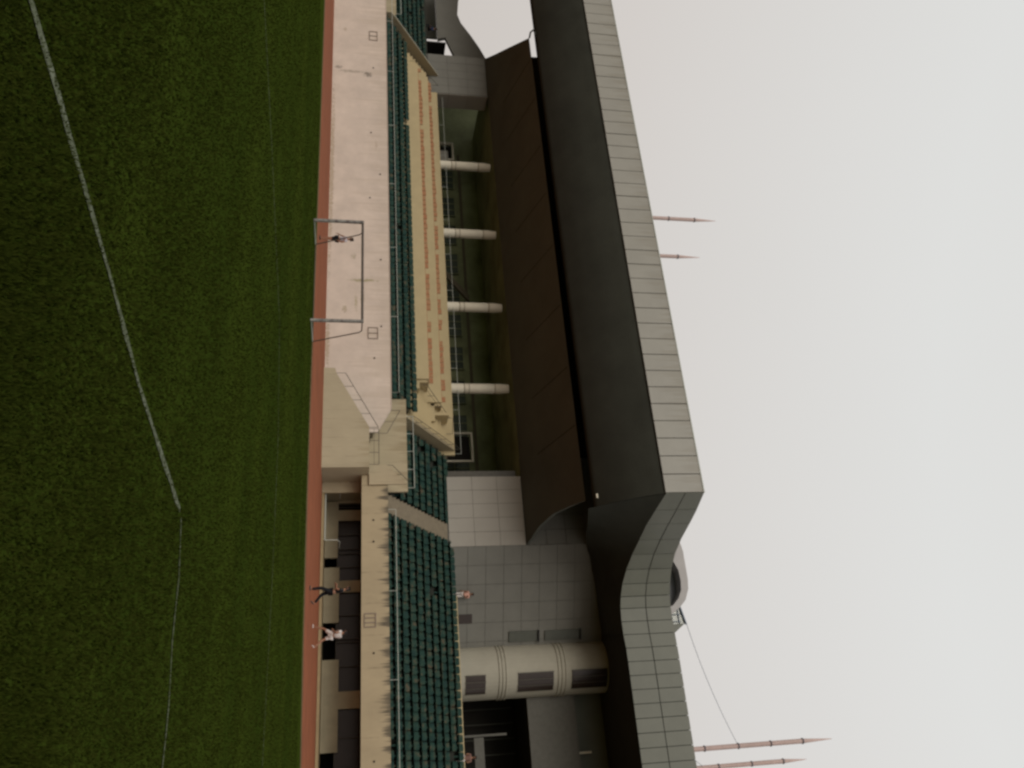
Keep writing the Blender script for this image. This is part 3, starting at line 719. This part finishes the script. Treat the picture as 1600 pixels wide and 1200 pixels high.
sb = MB(); sv = [tuple(v.co) for v in SM.vertices]; sf_ = [tuple(p.vertices) for p in SM.polygons]
for c in rest: sb.add([(v[0]+c[0], v[1]+c[1], v[2]+c[2]) for v in sv], sf_)
tag(sb.build('distant_seats', M['seat']), 'mass of distant green seats filling the remaining terrace rows', 'seats', kind='stuff')

# ------------------------------------------------------------------ goals
def goal():
    root = empty('goal', (-21.3, 31, 0), 'white football goal frame with worn paint standing at the pitch edge', 'goal')
    p = [(-23.88,30.9), (-18.83,31.2)]; h = 2.17
    for x, y in p: MB().box(x-.055,x+.055,y-.055,y+.055,0,h+.055).build('post', M['goalw'], root)
    MB().tube([(p[0][0]+.055,p[0][1],h),(p[1][0]-.055,p[1][1],h)], .055, 8).build('crossbar', M['goald'], root)
    for (x, y), sgn in zip(p, (-1, 1)):
        MB().tube([(x,y+.06,h),(x+.02,y+.75,h-.01),(x+.05,y+.86,h-.12),(x+.05,y+1.75,.04)], .026, 6).build('stay', M['goald'], root)
        MB().tube([(x,y+.06,.035),(x+.05,y+1.75,.035)], .022, 6).build('ground_bar', M['pipe'], root)
    MB().tube([(p[0][0]+.05,p[0][1]+1.75,.035),(p[1][0]+.05,p[1][1]+1.75,.035)], .015, 6).build('ground_bar', M['goald'], root)
goal()
s2 = empty('spare_goal', (-18, 55.9, .17), 'small white pipe goal frame stored in the ground-floor recess', 'goal')
MB().tube([(-19.3,53.75,.24),(-15.9,53.75,.24)], .045, 6).build('crossbar', M['pipe'], s2)
MB().tube([(-15.9,53.75,.24),(-15.9,53.8,1.05),(-15.8,54.0,1.2),(-15.6,54.6,1.15)], .035, 6).build('post', M['pipe'], s2)
MB().tube([(-19.3,53.75,.24),(-19.3,53.8,1.05),(-19.2,54.0,1.2),(-19.0,54.6,1.15)], .035, 6).build('post', M['pipe'], s2)

# ------------------------------------------------------------------ people
def pm(name, c, rough=.8): return mat(name, c, rough, .15, 12)
SKIN = pm('skin', (.30,.15,.09), .6); HAIR = pm('hair', (.012,.010,.009), .6)
def skinmesh(name, chain, material, parent, root=0, sub=2):
    """chain: dict(points=[(x,y,z,rx,ry)], edges=[...]); grown with a Skin modifier and baked to a mesh"""
    pts, edges = chain
    me = bpy.data.meshes.new(name); me.from_pydata([p[:3] for p in pts], edges, []); me.update()
    o = bpy.data.objects.new(name, me); col.objects.link(o)
    mo = o.modifiers.new('skin', 'SKIN'); sv = me.skin_vertices[0].data
    for i, p in enumerate(pts): sv[i].radius = (p[3], p[4] if len(p) > 4 else p[3]); sv[i].use_root = (i == root)
    s = o.modifiers.new('sub', 'SUBSURF'); s.levels = sub; s.render_levels = sub
    dg = bpy.context.evaluated_depsgraph_get(); dg.update()
    m2 = bpy.data.meshes.new_from_object(o.evaluated_get(dg))
    bpy.data.objects.remove(o); bpy.data.meshes.remove(me)
    m2.name = name; m2.materials.clear(); m2.materials.append(material)
    for p in m2.polygons: p.use_smooth = True
    q = bpy.data.objects.new(name, m2); col.objects.link(q); q.parent = parent
    return q

def person(loc, heading, label, J, shirt, short, sleeves='short', legs='short', shoe=(.5,.5,.5), scale=1.0, extra=None):
    """J: joints in metres, x right, y forward(+), z up; keys pelvis, chest, neck, head, sh/el/wr/hip/kn/an/toe with L and R"""
    root = empty('person', loc, label, 'person'); root.rotation_euler.z = heading; root.scale = (scale,)*3
    g = lambda k: J[k]
    P = []; E = []
    def add(p, rx, ry=None, link=None):
        P.append((*p, rx, ry if ry else rx)); i = len(P)-1
        if link is not None: E.append((link, i))
        return i
    pel = add(g('pelvis'), .13, .10); ch = add(g('chest'), .15, .105, pel); nb = add(g('neck'), .055, .055, ch)
    hd0 = Vector(g('head')); nk = Vector(g('neck'))
    j1 = add(tuple(nk.lerp(hd0, .45)), .052, .055, nb); h1 = add(tuple(hd0), .078, .092, j1); add(tuple(hd0 + (hd0-nk).normalized()*.075), .062, .072, h1)
    for s in 'LR':
        sh = add(g('sh'+s), .055, None, ch); el = add(g('el'+s), .040, None, sh); wr = add(g('wr'+s), .026, None, el)
        a = Vector(g('wr'+s)); dv = (a - Vector(g('el'+s))).normalized(); add(tuple(a+dv*.07), .034, .018, wr)
        hp = add(g('hip'+s), .085, None, pel); kn = add(g('kn'+s), .056, None, hp)
        mid = Vector(g('kn'+s)).lerp(Vector(g('an'+s)), .35); cf = add(tuple(mid), .055, None, kn); an = add(g('an'+s), .034, None, cf); add(g('toe'+s), .034, .024, an)
    body = skinmesh('body', (P, E), SKIN, root)
    # fingers, nose and ears are grown into the same mesh
    fb = MB()
    for s in 'LR':
        a = Vector(g('wr'+s)); dv = (a - Vector(g('el'+s))).normalized(); side = dv.cross(Vector((0,1,0) if abs(dv.y) < .8 else (1,0,0))).normalized(); nrm = dv.cross(side)
        palm = a+dv*.085
        for k, ln in enumerate((.062,.074,.070,.055)):
            b0 = palm+side*(.021*(k-1.5)); b1 = b0+dv*ln*.55+nrm*.006; b2 = b1+dv*ln*.4+nrm*.022; fb.tube([b0,b1,b2], .0085, 6, .006)
        b0 = a+dv*.035+side*.028; fb.tube([b0, b0+side*.026+dv*.028, b0+side*.030+dv*.055+nrm*.01], .010, 6, .007)
    hd = Vector(g('head')); fb.tube([hd+Vector((0,.082,.0)), hd+Vector((0,.108,-.028))], .010, 6, .015)
    for s in (-1,1): fb.box(*(sorted((hd.x+s*.080, hd.x+s*.094))), hd.y-.02, hd.y+.012, hd.z-.03, hd.z+.028)
    bm = bmesh.new(); bm.from_mesh(body.data); tmp = bpy.data.meshes.new('t'); tmp.from_pydata(fb.v, [], fb.f); bm.from_mesh(tmp); bm.to_mesh(body.data); bm.free(); bpy.data.meshes.remove(tmp)
    for p in body.data.polygons: p.use_smooth = True
    face = MB()
    for s in (-1,1): face.lathe([(0,-.004),(.009,0),(0,.004)], 0, 0, 8)
    ey = MB()
    for s in (-1,1): ey.box(hd.x+s*.030-.011, hd.x+s*.030+.011, hd.y+.078, hd.y+.092, hd.z+.004, hd.z+.016)
    ey.box(hd.x-.022, hd.x+.022, hd.y+.080, hd.y+.094, hd.z-.056, hd.z-.050)
    ey.build('facial_features', HAIR, root, local=True)
    # hair cap
    hp_ = [(tuple(hd+Vector((0,-.022,.035))), .086, .088), (tuple(hd+Vector((0,-.012,.085))), .078, .082), (tuple(hd+Vector((0,-.03,-.03))), .072, .055)]
    skinmesh('hair', ([(*p, a, b) for p, a, b in hp_], [(0,1),(0,2)]), HAIR, root)
    # shirt
    P2 = []; E2 = []
    def a2(p, r, ry=None, l=None):
        P2.append((*p, r, ry or r)); i = len(P2)-1
        if l is not None: E2.append((l, i))
        return i
    pv, cv = Vector(g('pelvis')), Vector(g('chest'))
    c0 = a2(tuple(cv), .168, .125); a2(tuple(pv.lerp(cv, .12)), .155, .122, c0); a2(tuple(cv.lerp(nk, .75)), .075, .07, c0)
    for s in 'LR':
        q = a2(g('sh'+s), .072, None, c0); shv, elv, wrv = Vector(g('sh'+s)), Vector(g('el'+s)), Vector(g('wr'+s))
        if sleeves == 'short': a2(tuple(shv.lerp(elv, .6)), .060, None, q)
        elif sleeves == 'long': z = a2(tuple(elv), .054, None, q); a2(tuple(elv.lerp(wrv, .92)), .040, None, z)
    skinmesh('shirt', (P2, E2), shirt, root)
    P3 = []; E3 = []
    P3.append((*g('pelvis'), .152, .120))
    for s in 'LR':
        h, k, an = Vector(g('hip'+s)), Vector(g('kn'+s)), Vector(g('an'+s))
        P3.append((*h, .105, .105)); E3.append((0, len(P3)-1)); b = len(P3)-1
        if legs == 'short': P3.append((*h.lerp(k, .72), .088, .088)); E3.append((b, b+1))
        else:
            P3.append((*k, .072, .072)); E3.append((b, b+1)); P3.append((*k.lerp(an, .94), .055, .055)); E3.append((b+1, b+2))
    skinmesh('shorts' if legs == 'short' else 'trousers', (P3, E3), short, root)
    for s in 'LR':
        an, to = Vector(g('an'+s)), Vector(g('toe'+s)); heel = an - (to-an)*.35; heel.z = an.z-.035
        skinmesh('shoe', ([(*heel, .038, .036), (*(an.lerp(to, .45)+Vector((0,0,-.02))), .044, .038), (*to, .038, .028)], [(0,1),(1,2)]), shoe, root)
    return root

def stand(**k):
    J = dict(pelvis=(0,0,.95), chest=(0,.0,1.28), neck=(0,0,1.47), head=(0,.015,1.62),
        shL=(-.19,0,1.40), elL=(-.25,-.03,1.12), wrL=(-.26,.05,.88), shR=(.19,0,1.40), elR=(.25,-.03,1.12), wrR=(.26,.05,.88),
        hipL=(-.095,0,.90), knL=(-.10,.01,.50), anL=(-.10,-.02,.08), toeL=(-.12,.14,.04),
        hipR=(.095,0,.90), knR=(.10,.01,.50), anR=(.10,-.02,.08), toeR=(.12,.14,.04))
    J.update(k); return J
white_c = pm('white_cloth', (.62,.56,.52)); grey_c = pm('grey_cloth', (.45,.40,.42)); dark_c = pm('dark_cloth', (.006,.008,.011)); navy_c = pm('navy_cloth', (.02,.03,.07)); pink_c = pm('pink_cloth', (.60,.33,.26)); brown_c = pm('brown_cloth', (.08,.06,.055)); red_c = pm('red_cloth', (.20,.11,.09))
# 1 behind the goal mouth, back to the pitch, left arm bent and stick leaning
person((-27.5,37.1,0), R(150), 'person in a pale shirt and dark shorts standing behind the goal with one arm out', stand(elL=(-.36,-.02,1.16), wrL=(-.30,.04,.93), elR=(.33,.02,1.20), wrR=(.40,.10,.98), anL=(-.04,-.02,.08), toeL=(-.05,.13,.04), knL=(-.06,.01,.5), anR=(.05,-.02,.08), toeR=(.07,.13,.04), knR=(.07,.01,.5)),
    grey_c, dark_c, shoe=dark_c, scale=1.03)
# 2 dark clothes walking left along the track, forearms crossed
person((-9.02,38.6,0), R(100), 'person in dark long-sleeved clothes walking along the track with folded arms', stand(
    pelvis=(0,-.02,.96), chest=(0,.02,1.28), neck=(0,.06,1.46), head=(0,.10,1.60),
    elL=(-.24,.10,1.12), wrL=(.02,.27,1.14), elR=(.24,.10,1.12), wrR=(-.02,.30,1.08), shL=(-.19,.02,1.38), shR=(.19,.02,1.38),
    hipL=(-.095,-.02,.90), knL=(-.10,.16,.50), anL=(-.10,.12,.08), toeL=(-.10,.28,.04),
    knR=(.10,-.10,.52), anR=(.10,-.46,.22), toeR=(.10,-.36,.06)), dark_c, dark_c, sleeves='short', legs='long', shoe=brown_c, scale=1.06)
# 3 runner, all in white
person((-7.7,41.9,0), R(55), 'person in white shirt, shorts and shoes striding on the track', stand(
    pelvis=(0,0,.93), chest=(0,.05,1.24), neck=(0,.10,1.42), head=(0,.15,1.56),
    shL=(-.19,.04,1.36), elL=(-.26,-.14,1.14), wrL=(-.22,.08,1.02), shR=(.19,.06,1.36), elR=(.25,.10,1.10), wrR=(.18,.30,1.16),
    knL=(-.16,.28,.56), anL=(-.22,.34,.12), toeL=(-.24,.50,.08), knR=(.14,-.14,.52), anR=(.20,-.48,.20), toeR=(.21,-.36,.05)), white_c, white_c, shoe=white_c, scale=1.04)
# 4 on the upper concourse
person((-13.75,61.3,9.1), R(170), 'person in a pale pink top walking on the upper concourse by the grey wall', stand(elL=(-.28,.0,1.14), wrL=(-.12,.2,1.02)), pink_c, white_c, legs='long', shoe=dark_c, scale=1.04)
# 5 sitting high in the far left block
seatpose = dict(pelvis=(0,0,.55), chest=(0,.05,.88), neck=(0,.08,1.07), head=(0,.11,1.22), shL=(-.19,.05,1.0), elL=(-.24,.12,.74), wrL=(-.14,.36,.66), shR=(.19,.05,1.0), elR=(.24,.12,.74), wrR=(.14,.36,.66),
    hipL=(-.1,.03,.52), knL=(-.13,.44,.52), anL=(-.13,.42,.09), toeL=(-.13,.58,.05), hipR=(.1,.03,.52), knR=(.13,.44,.52), anR=(.13,.42,.09), toeR=(.13,.58,.05))
person((-72.6,60.9,8.95), R(180), 'person in dark blue sitting at the top of the far left block', stand(**seatpose), navy_c, dark_c, sleeves='long', legs='long', shoe=dark_c)
# 6 seated at the right end of the top row
person((-2.7,60.7,8.9), R(180), 'person in a red top seated behind the top row at the far right', stand(**seatpose), red_c, white_c, legs='long', shoe=white_c, scale=1.1)
